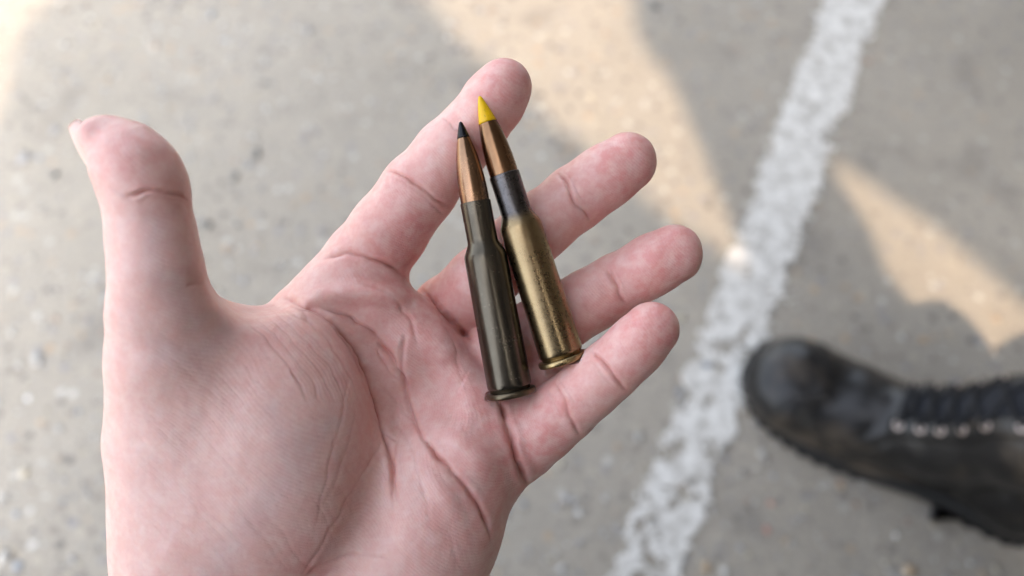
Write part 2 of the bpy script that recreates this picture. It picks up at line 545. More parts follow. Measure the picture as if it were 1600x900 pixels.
for q in range(26):        # fine lines along and across the finger and thumb skin
    ch = (INDEX, MIDDLE, RING, PINKY, INDEX, PINKY)[q % 6]
    k_ = rng.integers(1, 6); a_ = np.array(ch[k_][:2]); b_ = np.array(ch[k_ + 1][:2])
    d_ = (b_ - a_) / np.linalg.norm(b_ - a_); n_ = np.array([-d_[1], d_[0]])
    c0 = a_ + (b_ - a_) * rng.uniform(0, 1) + n_ * rng.uniform(-20, 20)
    tdir = n_ * 0.9 + d_ * rng.uniform(-0.5, 0.5)
    crease_line([tuple(c0 - tdir * 14), tuple(c0 + d_ * 2), tuple(c0 + tdir * 14)], 2.1, rng.uniform(0.06, 0.14), 0.2)
# slight natural unevenness
lump = vnoise(V / 9.0, 1) * 0.28 + vnoise(V / 4.0, 2) * 0.07 + vnoise(V / 1.6, 3) * 0.035
# the cartridges press the skin where they lie
V = V + Nn * (disp + lump)[:, None]

# cartridges: base and tip in the hand frame
CART = [
    dict(base=loc(799, 618, 0.5), tip=loc(719.5, 190, 2.0)),
    dict(base=loc(881, 566, -0.5), tip=loc(749, 150, 1.5)),
]
def prof_r(s):
    return np.interp(s, [0, 1.6, 1.7, 39, 43.5, 54, 54.1, 62, 70, 76.4], [7.2, 7.2, 6.2, 5.8, 4.3, 4.2, 3.95, 3.6, 2.2, 0.6])
for cd in CART:
    d = cd['tip'] - cd['base']; Lc = np.linalg.norm(d); u = d / Lc
    s_ = (V - cd['base']) @ u
    near = (s_ > -0.5) & (s_ < 77)
    rad = V - cd['base'] - s_[:, None] * u
    rr = np.linalg.norm(rad, axis=1)
    pr = prof_r(np.clip(s_, 0, 76)) + 0.05
    m = near & (rr < pr)
    V[m] = (cd['base'] + s_[m, None] * u + rad[m] / (rr[m, None] + 1e-6) * pr[m, None])

# colour of the skin: pink pads, pale thenar, reddish folds, blue veins; fingers pinker and darker as painted shade
def blob(px, py, r):
    return np.exp(-(((U2[:, 0] - px) ** 2 + (U2[:, 1] - py) ** 2) / r ** 2))
pink = np.clip(0.20 + 0.34 / (1 + np.exp(-(U2[:, 0] - 560 - (U2[:, 1] - 450) * 0.55) / 40)) + blob(790, 130, 60) * 0.5 + blob(985, 250, 70) * 0.6 + blob(1050, 400, 70) * 0.6 + blob(1010, 520, 60) * 0.8 + blob(200, 240, 70) * 0.55
       + blob(640, 350, 50) * 0.4 + blob(880, 620, 40) * 0.3 + blob(840, 690, 60) * 0.35 + blob(600, 450, 90) * 0.4 + blob(700, 560, 110) * 0.2
       + blob(780, 700, 90) * 0.25 + blob(700, 820, 90) * 0.25 + blob(420, 520, 60) * 0.25 + blob(480, 880, 40) * 0.5 - blob(350, 680, 120) * 0.15, 0, 1)
pink = np.clip(pink + vnoise(V / 3.0, 5) * 0.05 + vnoise(V / 10.0, 6) * 0.08, 0, 1)
vein = np.zeros(len(V))
for pts, wv in (([(330, 900), (400, 800), (455, 740), (470, 700)], 26), ([(455, 740), (440, 690), (425, 640)], 14), ([(250, 540), (300, 560), (350, 520)], 22), ([(480, 700), (520, 660)], 16), ([(240, 350), (245, 420), (300, 500)], 26)):
    c_ = spline(pts)
    dd = np.full(len(V), 1e9)
    for q in c_:
        dd = np.minimum(dd, np.hypot(U2[:, 0] - q[0], U2[:, 1] - q[1]))
    vein = np.maximum(vein, np.exp(-(dd / wv) ** 2))
vein *= front * 0.8
def quad_mesh(name, V, FQ, attrs=()):
    me = bpy.data.meshes.new(name)
    me.vertices.add(len(V)); me.vertices.foreach_set('co', V.astype(np.float32).ravel())
    me.loops.add(len(FQ) * 4); me.loops.foreach_set('vertex_index', FQ.ravel().astype(np.int32))
    me.polygons.add(len(FQ)); me.polygons.foreach_set('loop_start', np.arange(0, len(FQ) * 4, 4, dtype=np.int32))
    me.polygons.foreach_set('use_smooth', np.ones(len(FQ), dtype=bool))
    me.update(); me.validate()
    for nm, arr in attrs:
        at = me.attributes.new(nm, 'FLOAT', 'POINT')
        at.data.foreach_set('value', arr.astype(np.float32))
    return me
me = quad_mesh('hand', V, FQ, (('pink', pink), ('fold', crease), ('vein', vein)))

t = NT('skin')
tc = t.n('ShaderNodeTexCoord')
P = tc.outputs['Object']      # millimetres
def attr(nm):
    a = t.n('ShaderNodeAttribute'); a.attribute_name = nm
    return a.outputs['Fac']
mott = t.noise(P, 0.28, 6, 0.6)
c = t.mix(attr('pink'), (0.79, 0.505, 0.445), (0.71, 0.315, 0.285))
c = t.mix(t.ramp(mott, [(0.38, 0.0), (0.66, 0.5)]), c, (0.84, 0.64, 0.58))
c = t.mix(t.ramp(t.noise(P, 0.9, 4, 0.6), [(0.45, 0.0), (0.72, 0.18)]), c, (0.62, 0.27, 0.26))
c = t.mix(t.math('MULTIPLY', attr('vein'), 0.22), c, (0.50, 0.47, 0.50))
c = t.mix(t.math('MULTIPLY', attr('fold'), 0.7), c, (0.50, 0.17, 0.14))
t.l(c, t.b.inputs['Base Color'])
rr_ = t.ramp(t.noise(P, 0.5, 3, 0.5), [(0.3, 0.36), (0.7, 0.50)])
t.l(rr_, t.b.inputs['Roughness'])
t.b.inputs['Specular IOR Level'].default_value = 0.42
t.b.inputs['Subsurface Weight'].default_value = 0.35
t.b.inputs['Subsurface Radius'].default_value = (1.0, 0.35, 0.2)
t.b.inputs['Subsurface Scale'].default_value = 0.0016
# ridges: wave warped by noise, plus fine skin cells
wv = t.n('ShaderNodeTexWave'); wv.wave_type = 'BANDS'; wv.bands_direction = 'DIAGONAL'
wv.inputs['Scale'].default_value = 0.62
wv.inputs['Distortion'].default_value = 9.0; wv.inputs['Detail'].default_value = 1.0; wv.inputs['Detail Scale'].default_value = 0.12
t.l(P, wv.inputs['Vector'])
vo = t.n('ShaderNodeTexVoronoi'); vo.feature = 'DISTANCE_TO_EDGE'; vo.inputs['Scale'].default_value = 1.1
t.l(P, vo.inputs['Vector'])
b1 = t.bump(wv.outputs['Fac'], 0.08, 0.0003)
b2 = t.bump(t.ramp(vo.outputs['Distance'], [(0.0, 0.0), (0.12, 1.0)]), 0.12, 0.0003, b1)
b3 = t.bump(t.noise(P, 1.4, 5, 0.65), 0.12, 0.0006, b2)
t.l(b3, t.b.inputs['Normal'])
SKIN = t.m
me.materials.append(SKIN)
person = empty('person', HM @ Matrix.Translation((-50, -190, -14)))
person.scale = (1, 1, 1)
person.matrix_world = CM @ Matrix.Translation((-0.05, -0.19, -FD / 1000 - 0.014))
tag(person, 'bare left hand held out palm up with two rifle cartridges lying across its fingers', 'hand')
hand = bpy.data.objects.new('hand', me)
C.objects.link(hand)
hand.parent = person
hand.matrix_local = Matrix.Translation((0.05, 0.19, 0.014)) @ Matrix.Scale(0.001, 4)

# thumbnail: a curved plate on the far left of the thumb tip
def nail():
    c0 = loc(147, 243, 28.5) + np.array([-1.3, 0.4, 1.4])
    along = (loc(124, 203, 29.0) - loc(156, 262, 29.0)); along /= np.linalg.norm(along)
    out = np.array([-0.82, 0.30, 0.48]); out -= along * (out @ along); out /= np.linalg.norm(out)
    side = np.cross(along, out)
    vs, fs = [], []
    NU, NV_ = 14, 12
    for lay in (0, 1):
        for i in range(NU + 1):
            for j in range(NV_ + 1):
                u = i / NU; v_ = (j / NV_ * 2 - 1)
                half = 4.6 * math.sqrt(max(0.0, 1 - max(0, (u - 0.75) / 0.25 * 0.75) ** 2)) * (0.86 + 0.14 * min(1, u * 3))
                ang = v_ * 1.15
                p = c0 + along * ((u - 0.45) * 13.0) + side * (math.sin(ang) * half) + out * ((math.cos(ang) - 1) * half * 0.75 + 0.5 - 0.5 * lay + 0.5 * math.sin(u * 3.1))
                vs.append(p)
    n1 = (NU + 1) * (NV_ + 1)
    for i in range(NU):
        for j in range(NV_):
            a = i * (NV_ + 1) + j
            fs.append((a, a + 1, a + NV_ + 2, a + NV_ + 1))
            fs.append((a + n1, a + NV_ + 1 + n1, a + NV_ + 2 + n1, a + 1 + n1))
    rim_ = [i * (NV_ + 1) for i in range(NU + 1)] + [NU * (NV_ + 1) + j for j in range(1, NV_ + 1)] + [i * (NV_ + 1) + NV_ for i in range(NU - 1, -1, -1)] + [j for j in range(NV_ - 1, 0, -1)]
    for q in range(len(rim_)):
        a, b = rim_[q], rim_[(q + 1) % len(rim_)]
        fs.append((a, a + n1, b + n1, b))
    return vs, fs
t = NT('nail_keratin')
t.b.inputs['Base Color'].default_value = (0.80, 0.56, 0.50, 1)
t.b.inputs['Roughness'].default_value = 0.28
t.b.inputs['Subsurface Weight'].default_value = 0.3
t.b.inputs['Subsurface Scale'].default_value = 0.001
tc = t.n('ShaderNodeTexCoord')
t.l(t.bump(t.noise(tc.outputs['Object'], 1.5), 0.2, 0.0001), t.b.inputs['Normal'])
nv, nf = nail()
mesh_obj('thumbnail', nv, nf, t.m, hand)

#@@CARTS
# ------------------------------------------------------------ cartridges
def lathe(name, prof, mat, parent, seg=96, cap0=True, cap1=True):
    """prof: list of (s, r) along +Z in mm"""
    vs, fs = [], []
    for (s, r) in prof:
        for q in range(seg):
            a = 2 * math.pi * q / seg
            vs.append((r * math.cos(a), r * math.sin(a), s))
    for k in range(len(prof) - 1):
        for q in range(seg):
            a = k * seg + q; b = k * seg + (q + 1) % seg
            fs.append((a, b, b + seg, a + seg))
    if cap0: fs.append(tuple(range(seg - 1, -1, -1)))
    if cap1: fs.append(tuple((len(prof) - 1) * seg + q for q in range(seg)))
    o = mesh_obj(name, vs, fs, mat, parent)
    return o

def metal_mat(name, base, dark, light, rough=(0.25, 0.45), metal=1.0, seed=0.0, scratch=0.5, neck=None):
    t = NT(name)
    tc = t.n('ShaderNodeTexCoord')
    mp = t.n('ShaderNodeMapping'); mp.inputs['Location'].default_value = (seed, seed * 1.7, seed * 0.3)
    t.l(tc.outputs['Object'], mp.inputs['Vector'])
    P = mp.outputs[0]
    n1 = t.noise(P, 0.16, 8, 0.65)
    n2 = t.noise(P, 0.9, 6, 0.7)
    mp2 = t.n('ShaderNodeMapping'); mp2.inputs['Scale'].default_value = (1.0, 1.0, 0.06)
    t.l(P, mp2.inputs['Vector'])
    n3 = t.noise(mp2.outputs[0], 2.6, 5, 0.7)
    c = t.mix(t.ramp(n1, [(0.30, 0.35), (0.62, 1.0)]), dark, base)
    c = t.mix(t.ramp(n2, [(0.50, 0.0), (0.74, 0.28)]), c, light)
    c = t.mix(t.ramp(n2, [(0.28, 0.45), (0.42, 0.0)]), c, dark)
    if neck is not None:      # heat-darkened neck above s0, fading over the shoulder
        s0, s1, ncol = neck
        sp = t.n('ShaderNodeSeparateXYZ'); t.l(tc.outputs['Object'], sp.inputs[0])
        wob = t.math('MULTIPLY_ADD', n1, 3.0, -1.5)
        z = t.math('ADD', sp.outputs[2], wob)
        mr = t.n('ShaderNodeMapRange'); mr.interpolation_type = 'SMOOTHSTEP'
        mr.inputs['From Min'].default_value = s0; mr.inputs['From Max'].default_value = s1
        t.l(z, mr.inputs['Value'])
        c = t.mix(mr.outputs[0], c, t.mix(t.ramp(n2, [(0.4, 0.0), (0.7, 0.5)]), ncol, tuple(x * 2.0 for x in ncol)))
    t.l(c, t.b.inputs['Base Color'])
    t.b.inputs['Metallic'].default_value = metal
    rg = t.ramp(t.math('ADD', t.math('MULTIPLY', n1, 0.5), t.math('MULTIPLY', n2, 0.5)), [(0.35, rough[0]), (0.65, rough[1])])
    t.l(rg, t.b.inputs['Roughness'])
    b = t.bump(n3, 0.12 * scratch, 0.0003)
    b = t.bump(t.noise(P, 3.2, 4, 0.7), 0.3 * scratch, 0.00015, b)
    pit = t.n('ShaderNodeTexVoronoi'); pit.inputs['Scale'].default_value = 0.55; t.l(P, pit.inputs['Vector'])
    b = t.bump(t.ramp(pit.outputs['Distance'], [(0.05, 0.0), (0.14, 1.0)]), 0.5 * scratch, 0.0001, b)
    t.l(b, t.b.inputs['Normal'])
    return t.m

def tip_mat(name, paint, worn, wear):
    t = NT(name)
    tc = t.n('ShaderNodeTexCoord')
    mp = t.n('ShaderNodeMapping'); mp.inputs['Scale'].default_value = (1.0, 1.0, 0.25)
    t.l(tc.outputs['Object'], mp.inputs['Vector'])
    n = t.noise(mp.outputs[0], 1.3, 6, 0.75)
    f = t.ramp(n, [(wear - 0.03, 1.0), (wear + 0.02, 0.0)])
    c = t.mix(f, paint, worn)
    t.l(c, t.b.inputs['Base Color'])
    t.b.inputs['Roughness'].default_value = 0.22
    t.b.inputs['Specular IOR Level'].default_value = 0.32
    t.l(t.bump(n, 0.4, 0.0002), t.b.inputs['Normal'])
    return t.m

ogive = [(54.0 + s, r) for s, r in ((-2.0, 3.9), (0.0, 3.94), (1.5, 3.96), (3.5, 3.93), (6.0, 3.80), (8.5, 3.58), (11.0, 3.25), (13.5, 2.78), (16.0, 2.20), (18.2, 1.60), (20.2, 1.02), (21.4, 0.62), (21.9, 0.40), (22.15, 0.15), (22.2, 0.02))]
def cut(prof, s0, s1, off=0.0):
    S_ = np.array([p[0] for p in prof]); Rr = np.array([p[1] for p in prof])
    ss = sorted(set([s0, s1] + [s for s in S_ if s0 < s < s1]))
    return [(s, float(np.interp(s, S_, Rr)) + off) for s in ss]
def smooth_prof(prof, n=4):
    pr = spline([(a, b) for a, b in prof], n)
    return [(float(a), max(0.02, float(b))) for a, b in pr]
ogive = smooth_prof(ogive, 3)
case_prof = [(1.55, 5.6), (1.9, 5.55), (2.3, 5.75), (2.7, 6.05), (3.2, 6.14), (4.0, 6.16), (12, 6.08), (22, 5.98), (31, 5.90), (38.2, 5.84), (39.2, 5.78), (39.8, 5.62), (40.6, 5.24), (41.7, 4.72), (42.5, 4.38), (43.0, 4.24), (43.8, 4.20), (48, 4.20), (53.2, 4.22), (53.75, 4.22), (53.95, 4.16), (53.9, 4.02), (52.0, 3.98)]
rim_prof = [(0.0, 4.5), (0.0, 6.5), (0.08, 6.72), (0.3, 6.9), (0.6, 6.95), (1.15, 6.95), (1.42, 6.88), (1.58, 6.7), (1.62, 6.5), (1.62, 5.4)]

def cartridge(cd, label, case_m, rim_m, bullet_m, tip_m, tip_len, roll=0.0):
    b, tp = cd['base'], cd['tip']
    z = Vector(tp - b); L_ = z.length; z.normalize()
    x = Vector((1, 0, 0)); x = (x - z * x.dot(z)).normalized(); y = z.cross(x)
    rot = Matrix((x, y, z)).transposed().to_4x4()
    M = CM @ Matrix.Translation(Vector((b[0], b[1], b[2] - FD)) * 0.001) @ rot @ Matrix.Rotation(roll, 4, 'Z')
    root = empty('rifle_cartridge', M)
    tag(root, label, 'cartridge', 'cartridges lying on the open hand')
    k = L_ / 76.2 * 0.001
    SC = Matrix.Scale(k, 4)
    top = 76.2
    for nm, pr, m, c0, c1 in (('case', case_prof, case_m, True, False), ('rim', rim_prof, rim_m, True, True)):
        o = lathe(nm, pr, m, root, cap0=c0, cap1=c1); o.matrix_local = SC
    bl = lathe('bullet', cut(ogive, 52.5, top - tip_len + 0.3), bullet_m, root); bl.matrix_local = SC
    tpo = lathe('painted_tip', cut(ogive, top - tip_len, top, 0.05), tip_m, bl)
    pr = lathe('primer', [(-0.02, 0.5), (-0.02, 2.9), (0.05, 3.1), (0.5, 3.15)], rim_m, root, 48); pr.matrix_local = SC
    hd = lathe('case_head', [(0.02, 3.15), (0.02, 4.6), (0.3, 4.7)], case_m, root, 64); hd.matrix_local = SC
    return root

steel_case = metal_mat('lacquered_steel', (0.112, 0.096, 0.072), (0.065, 0.055, 0.040), (0.17, 0.155, 0.125), (0.20, 0.29), 0.88, 3.0, 0.2)
steel_rim = metal_mat('steel_rim', (0.16, 0.13, 0.085), (0.06, 0.05, 0.035), (0.34, 0.27, 0.17), (0.25, 0.4), 0.95, 4.0, 0.5)
brass_case = metal_mat('tarnished_brass', (0.30, 0.22, 0.12), (0.20, 0.145, 0.078), (0.43, 0.34, 0.21), (0.24, 0.34), 1.0, 9.0, 0.15, neck=(40.2, 43.6, (0.085, 0.08, 0.08)))
brass_rim = metal_mat('brass_rim', (0.45, 0.34, 0.17), (0.20, 0.14, 0.07), (0.62, 0.5, 0.3), (0.22, 0.4), 1.0, 5.0, 0.6)
copper_a = metal_mat('copper_jacket', (0.34, 0.20, 0.12), (0.22, 0.14, 0.085), (0.44, 0.30, 0.19), (0.2, 0.30), 1.0, 12.0, 0.25)
copper_b = metal_mat('tombac_jacket', (0.27, 0.15, 0.08), (0.17, 0.10, 0.055), (0.36, 0.24, 0.14), (0.2, 0.30), 1.0, 17.0, 0.25)
black_tip = tip_mat('black_tip_lacquer', (0.004, 0.004, 0.006), (0.08, 0.07, 0.07), 0.38)
yellow_tip = tip_mat('yellow_tip_paint', (0.76, 0.46, 0.006), (0.22, 0.15, 0.03), 0.38)
cartridge(CART[0], 'dark lacquered steel cartridge with a black tipped copper bullet', steel_case, steel_rim, copper_a, black_tip, 4.6)
cartridge(CART[1], 'tarnished brass cartridge with a yellow tipped bullet and darkened neck', brass_case, brass_rim, copper_b, yellow_tip, 7.6)

#@@LINE
# ------------------------------------------------------------ worn painted line
def painted_line():
    A = Vector((0.4935 + 0.455 * 0.5, 0.901 + 0.5)); B = Vector((0.1365 - 0.455 * 0.6, 0.115 - 0.6))
    D = (B - A); L_ = D.length; D.normalize(); Nn_ = Vector((-D.y, D.x))
    h = 0.0022
    nu = int(L_ / h); nv = int(0.115 / h)
    uu, vv = np.meshgrid(np.arange(nu) * h, (np.arange(nv) - nv / 2) * h, indexing='ij')
    P3 = np.stack([uu.ravel(), vv.ravel(), np.zeros(uu.size)], 1)
    n1 = 0.55 * vnoise(P3 * 34, 11) + 0.8 * vnoise(P3 * 85, 12) + 0.75 * vnoise(P3 * 190, 13)
    n0 = vnoise(P3 * 9, 14)
    y = A.y + D.y * P3[:, 0]
    wear = np.clip((0.62 - y) * 1.3, 0, 0.55)
    half = 0.0375 + 0.004 * vnoise(P3 * 12, 15)
    val = np.minimum((half - np.abs(P3[:, 1])) * 60 + 0.55, 1.15) - wear * 0.64 + 0.46 * n1 - 0.2 * np.abs(n0) + 0.10
    spl = np.clip(1.1 - wear - 0.2, 0.3, 1)
    keep = (val > 0.62) & (n1 < 1.15 + spl)
    # a few stray flecks of old paint to the left of the line
    keep |= (np.abs(P3[:, 1]) < 0.056) & (n1 > 1.35)
    cell = keep.reshape(nu, nv)
    vid = -np.ones((nu + 1, nv + 1), int)
    vs, fs = [], []
    jit = rng.uniform(-0.0005, 0.0005, (nu + 1, nv + 1, 2))
    def vert(i, j):
        if vid[i, j] < 0:
            u = (i - 0.5) * h + jit[i, j, 0]; v = (j - nv / 2 - 0.5) * h + jit[i, j, 1]
            q = A + D * u + Nn_ * v
            vid[i, j] = len(vs); vs.append((q.x, q.y, 0.0022))
        return vid[i, j]
    for i in range(nu):
        for j in range(nv):
            if cell[i, j]:
                fs.append((vert(i, j), vert(i, j + 1), vert(i + 1, j + 1), vert(i + 1, j)))
    t = NT('worn_white_paint')
    tc = t.n('ShaderNodeTexCoord')
    n = t.noise(tc.outputs['Object'], 60, 6, 0.7)
    c = t.mix(t.ramp(n, [(0.35, 1.0), (0.60, 0.0)]), (0.76, 0.74, 0.69), (0.44, 0.415, 0.37))
    t.l(c, t.b.inputs['Base Color']); t.b.inputs['Roughness'].default_value = 0.7
    t.l(t.bump(n, 0.25, 0.0006), t.b.inputs['Normal'])
    o = mesh_obj('painted_line', vs, fs, t.m, smooth=False)
    bm = bmesh.new(); bm.from_mesh(o.data)
    bmesh.ops.recalc_face_normals(bm, faces=bm.faces)
    if sum(f.normal.z for f in bm.faces) < 0: bmesh.ops.reverse_faces(bm, faces=bm.faces)
    # give the paint film its thickness
    ext = bmesh.ops.extrude_face_region(bm, geom=bm.faces[:])
    for v in [g for g in ext['geom'] if isinstance(g, bmesh.types.BMVert)]: v.co.z = 0.0006
    bmesh.ops.recalc_face_normals(bm, faces=bm.faces)
    bm.to_mesh(o.data); bm.free()
    tag(o, kind='structure')
painted_line()

#@@GRIT
# ------------------------------------------------------------ small stones standing proud of the worn surface
def grit():
    bm = bmesh.new(); bmesh.ops.create_icosphere(bm, subdivisions=1, radius=1.0)
    iv = np.array([v.co[:] for v in bm.verts]); ifc = np.array([[v.index for v in f.verts] for f in bm.faces]); bm.free()
    if len(ifc) > 20:
        bm = bmesh.new(); bmesh.ops.create_icosphere(bm, subdivisions=0 or 1, radius=1.0); bm.free()
    n = 26000
    x = rng.uniform(-1.0, 1.1, n); y = rng.uniform(-0.25, 1.5, n)
    p3 = np.stack([x * 2.2, y * 2.2, np.zeros(n)], 1)
    dens = 0.12 + 0.25 * vnoise(p3, 21) + np.clip(0.55 - y, 0, 0.5) * 1.1 + 0.25 * (x < -0.25)
    k = rng.uniform(0, 1, n) < dens
    x, y = x[k], y[k]
    r = np.exp(rng.normal(math.log(0.0024), 0.42, len(x)))
    pal = np.array([(0.50, 0.47, 0.42), (0.50, 0.48, 0.45), (0.35, 0.34, 0.34), (0.22, 0.20, 0.19), (0.52, 0.36, 0.20), (0.46, 0.30, 0.20), (0.58, 0.50, 0.36), (0.33, 0.36, 0.40), (0.66, 0.64, 0.60)])
    ci = rng.choice(len(pal), len(x), p=[0.24, 0.12, 0.16, 0.10, 0.07, 0.05, 0.12, 0.10, 0.04])
    col = pal[ci] * 0.86 * rng.uniform(0.8, 1.15, (len(x), 1))
    ex = [(400, 240, .0085), (366, 276, .0095), (322, 352, .008), (372, 352, .004), (85, 274, .006), (1022, 8, .011), (170, 118, .004), (412, 130, .005), (1064, 32, .006), (690, 60, .004), (940, 108, .003)]
    for (a, b, r_) in ex:
        g = ground(a, b)
        x = np.append(x, g.x); y = np.append(y, g.y); r = np.append(r, r_); col = np.vstack([col, (0.12, 0.115, 0.10)])
    for (a, b, r_, c_) in ((1205, 787, .004, (.5, .2, .12)), (1198, 828, .004, (.45, .16, .1)), (1400, 836, .004, (.75, .72, .66)), (180, 580, .004, (.6, .42, .2)), (44, 622, .004, (.8, .78, .75)), (1100, 770, .004, (.7, .62, .5)), (182, 755, .004, (.5, .36, .18))):
        g = ground(a, b)
        x = np.append(x, g.x); y = np.append(y, g.y); r = np.append(r, r_); col = np.vstack([col, c_])
    m = len(x)
    ang = rng.uniform(0, 6.28, m); sx = r * rng.uniform(0.8, 1.35, m); sy = r * rng.uniform(0.7, 1.0, m); sz = r * rng.uniform(0.25, 0.5, m)
    W = iv[None] * (1 + rng.uniform(-0.18, 0.18, (m, len(iv), 1)))
    X = W[:, :, 0] * sx[:, None]; Y = W[:, :, 1] * sy[:, None]
    co = np.stack([X * np.cos(ang)[:, None] - Y * np.sin(ang)[:, None] + x[:, None], X * np.sin(ang)[:, None] + Y * np.cos(ang)[:, None] + y[:, None], W[:, :, 2] * sz[:, None] + 0.0002], 2).reshape(-1, 3)
    F = (ifc[None] + (np.arange(m) * len(iv))[:, None, None]).reshape(-1, 3)
    me = bpy.data.meshes.new('grit')
    me.vertices.add(len(co)); me.vertices.foreach_set('co', co.astype(np.float32).ravel())
    me.loops.add(len(F) * 3); me.loops.foreach_set('vertex_index', F.ravel().astype(np.int32))
    me.polygons.add(len(F)); me.polygons.foreach_set('loop_start', np.arange(0, len(F) * 3, 3, dtype=np.int32))
    me.update()
    at = me.attributes.new('stone', 'FLOAT_COLOR', 'POINT')
    at.data.foreach_set('color', np.concatenate([np.repeat(col, len(iv), 0), np.ones((len(co), 1))], 1).astype(np.float32).ravel())
    t = NT('grit_stone')
    a = t.n('ShaderNodeAttribute'); a.attribute_name = 'stone'
    tc = t.n('ShaderNodeTexCoord')
    c = t.mix(t.ramp(t.noise(tc.outputs['Object'], 700, 3), [(0.3, 0.0), (0.7, 0.5)]), a.outputs['Color'], (0.40, 0.39, 0.37))
    t.l(c, t.b.inputs['Base Color']); t.b.inputs['Roughness'].default_value = 0.75
    me.materials.append(t.m)
    o = bpy.data.objects.new('grit', me); C.objects.link(o)
    tag(o, 'small mixed stones and grit standing out of the worn concrete', 'grit', kind='stuff')
grit()

#@@BOOT
# ------------------------------------------------------------ the black laced boot (own frame: x toe to heel, y to its far side, z up, mm)
def sdf_mesh(F, it=4):
    V, FQ = surface_nets(F)
    FQ = FQ[(FQ >= 0).all(1)]
    set_edges(FQ, len(V))
    for _ in range(it):
        V = V + 0.6 * lap(V); V = V - 0.55 * lap(V)
    return V, FQ

leather = NT('black_leather')
t = leather
tc = t.n('ShaderNodeTexCoord'); P = tc.outputs['Object']
n = t.noise(P, 0.03, 5, 0.6)
c = t.mix(t.ramp(n, [(0.35, 0.0), (0.75, 1.0)]), (0.004, 0.004, 0.0045), (0.012, 0.0105, 0.0095))
t.l(c, t.b.inputs['Base Color'])
t.l(t.ramp(n, [(0.3, 0.34), (0.7, 0.55)]), t.b.inputs['Roughness'])
t.l(t.bump(t.noise(P, 0.5, 4, 0.6), 0.3, 0.0005), t.b.inputs['Normal'])
t.b.inputs['Coat Weight'].default_value = 0.3; t.b.inputs['Coat Roughness'].default_value = 0.2; t.b.inputs['Specular IOR Level'].default_value = 0.32
tan_highlight = t.ramp(t.noise(P, 0.018, 5, 0.6), [(0.50, 0.0), (0.66, 0.8)])  # tan patches painted into the leather as sunlit highlights
t.l(t.mix(tan_highlight, c, (0.085, 0.066, 0.048)), t.b.inputs['Base Color'])
leather = t.m
rubber = simple_mat('black_rubber', (0.006, 0.006, 0.0065), 0.7, 0, 0.3, 0.2, 0.4)
lace_m = simple_mat('black_lace', (0.006, 0.006, 0.007), 0.85, 0, 0.3, 1.0, 0.3)
nickel = simple_mat('worn_nickel', (0.50, 0.42, 0.38), 0.3, 1.0, 0.1, 0.5, 0.05)
cloth = simple_mat('dark_cloth', (0.008, 0.009, 0.013), 0.95, 0, 0.3, 0.2, 0.4)

BT = Vector((0.258, 0.325, 0.0))
BANG = R(-30.0)
BM = Matrix.Translation(BT) @ Matrix.Rotation(BANG, 4, 'Z')
boot = empty('boot', BM)
tag(boot, 'black leather lace-up boot standing on the concrete at the right', 'boot')
SC = Matrix.Scale(0.00108, 4)
def v3(*a): return np.array(a, float)

# sole outline
def sole_outline(grow=0.0, n=72):
    pts = [(0, 2), (6, 26), (28, 42), (62, 52), (100, 53), (140, 45), (185, 38), (230, 38), (272, 37), (298, 26), (308, 4),
           (302, -20), (280, -34), (235, -36), (190, -37), (145, -44), (100, -50), (60, -47), (26, -36), (6, -18)]
    c = np.array(pts, float)
    cc = np.vstack([c[-1:], c, c[:2]])
    out = []
    for q in range(1, len(cc) - 2):
        for s in np.linspace(0, 1, 5, endpoint=False):
            a, b, d, e = cc[q - 1], cc[q], cc[q + 1], cc[q + 2]
            out.append(0.5 * (2 * b + (d - a) * s + (2 * a - 5 * b + 4 * d - e) * s * s + (3 * b - a - 3 * d + e) * s ** 3))
    o = np.array(out); ctr = np.array([150, 2.0])
    nrm = o - ctr; nrm /= np.linalg.norm(nrm, axis=1)[:, None]
    return o + nrm * grow
def slab(name, rings, mat):
    vs, fs = [], []
    for (o, z) in rings:
        zz = z if hasattr(z, '__len__') else [z] * len(o)
        vs += [(p[0], p[1], q) for p, q in zip(o, zz)]
    n = len(rings[0][0])
    for k in range(len(rings) - 1):
        for q in range(n):
            a = k * n + q; b = k * n + (q + 1) % n
            fs.append((a, b, b + n, a + n))
    fs.append(tuple(range(n - 1, -1, -1))); fs.append(tuple((len(rings) - 1) * n + q for q in range(n)))
    o = mesh_obj(name, vs, fs, mat, boot, smooth=True); o.matrix_local = SC
    return o
o0 = sole_outline(2.0)
spring = lambda o, z: [z + 14 * max(0, (45 - p[0]) / 45) ** 2 + (5 if p[0] > 175 else 5 * max(0, (p[0] - 140) / 35)) for p in o]
slab('sole', [(sole_outline(-1), spring(o0, 2)), (sole_outline(2.5), spring(o0, 4)), (sole_outline(3.0), spring(o0, 14)), (sole_outline(1.2), spring(o0, 15.5)), (sole_outline(2.6), spring(o0, 17)), (sole_outline(2.6), spring(o0, 21)), (sole_outline(0.5), spring(o0, 23))], rubber)
def heel_outline(g):
    o = sole_outline(g); o = o.copy()
    o[:, 0] = np.maximum(o[:, 0], 212 - 3 * np.cos(o[:, 1] / 38 * 1.5))
    return o
slab('heel', [(heel_outline(0.5), 0.0), (heel_outline(2.0), 1.5), (heel_outline(2.6), 12.0)], rubber)
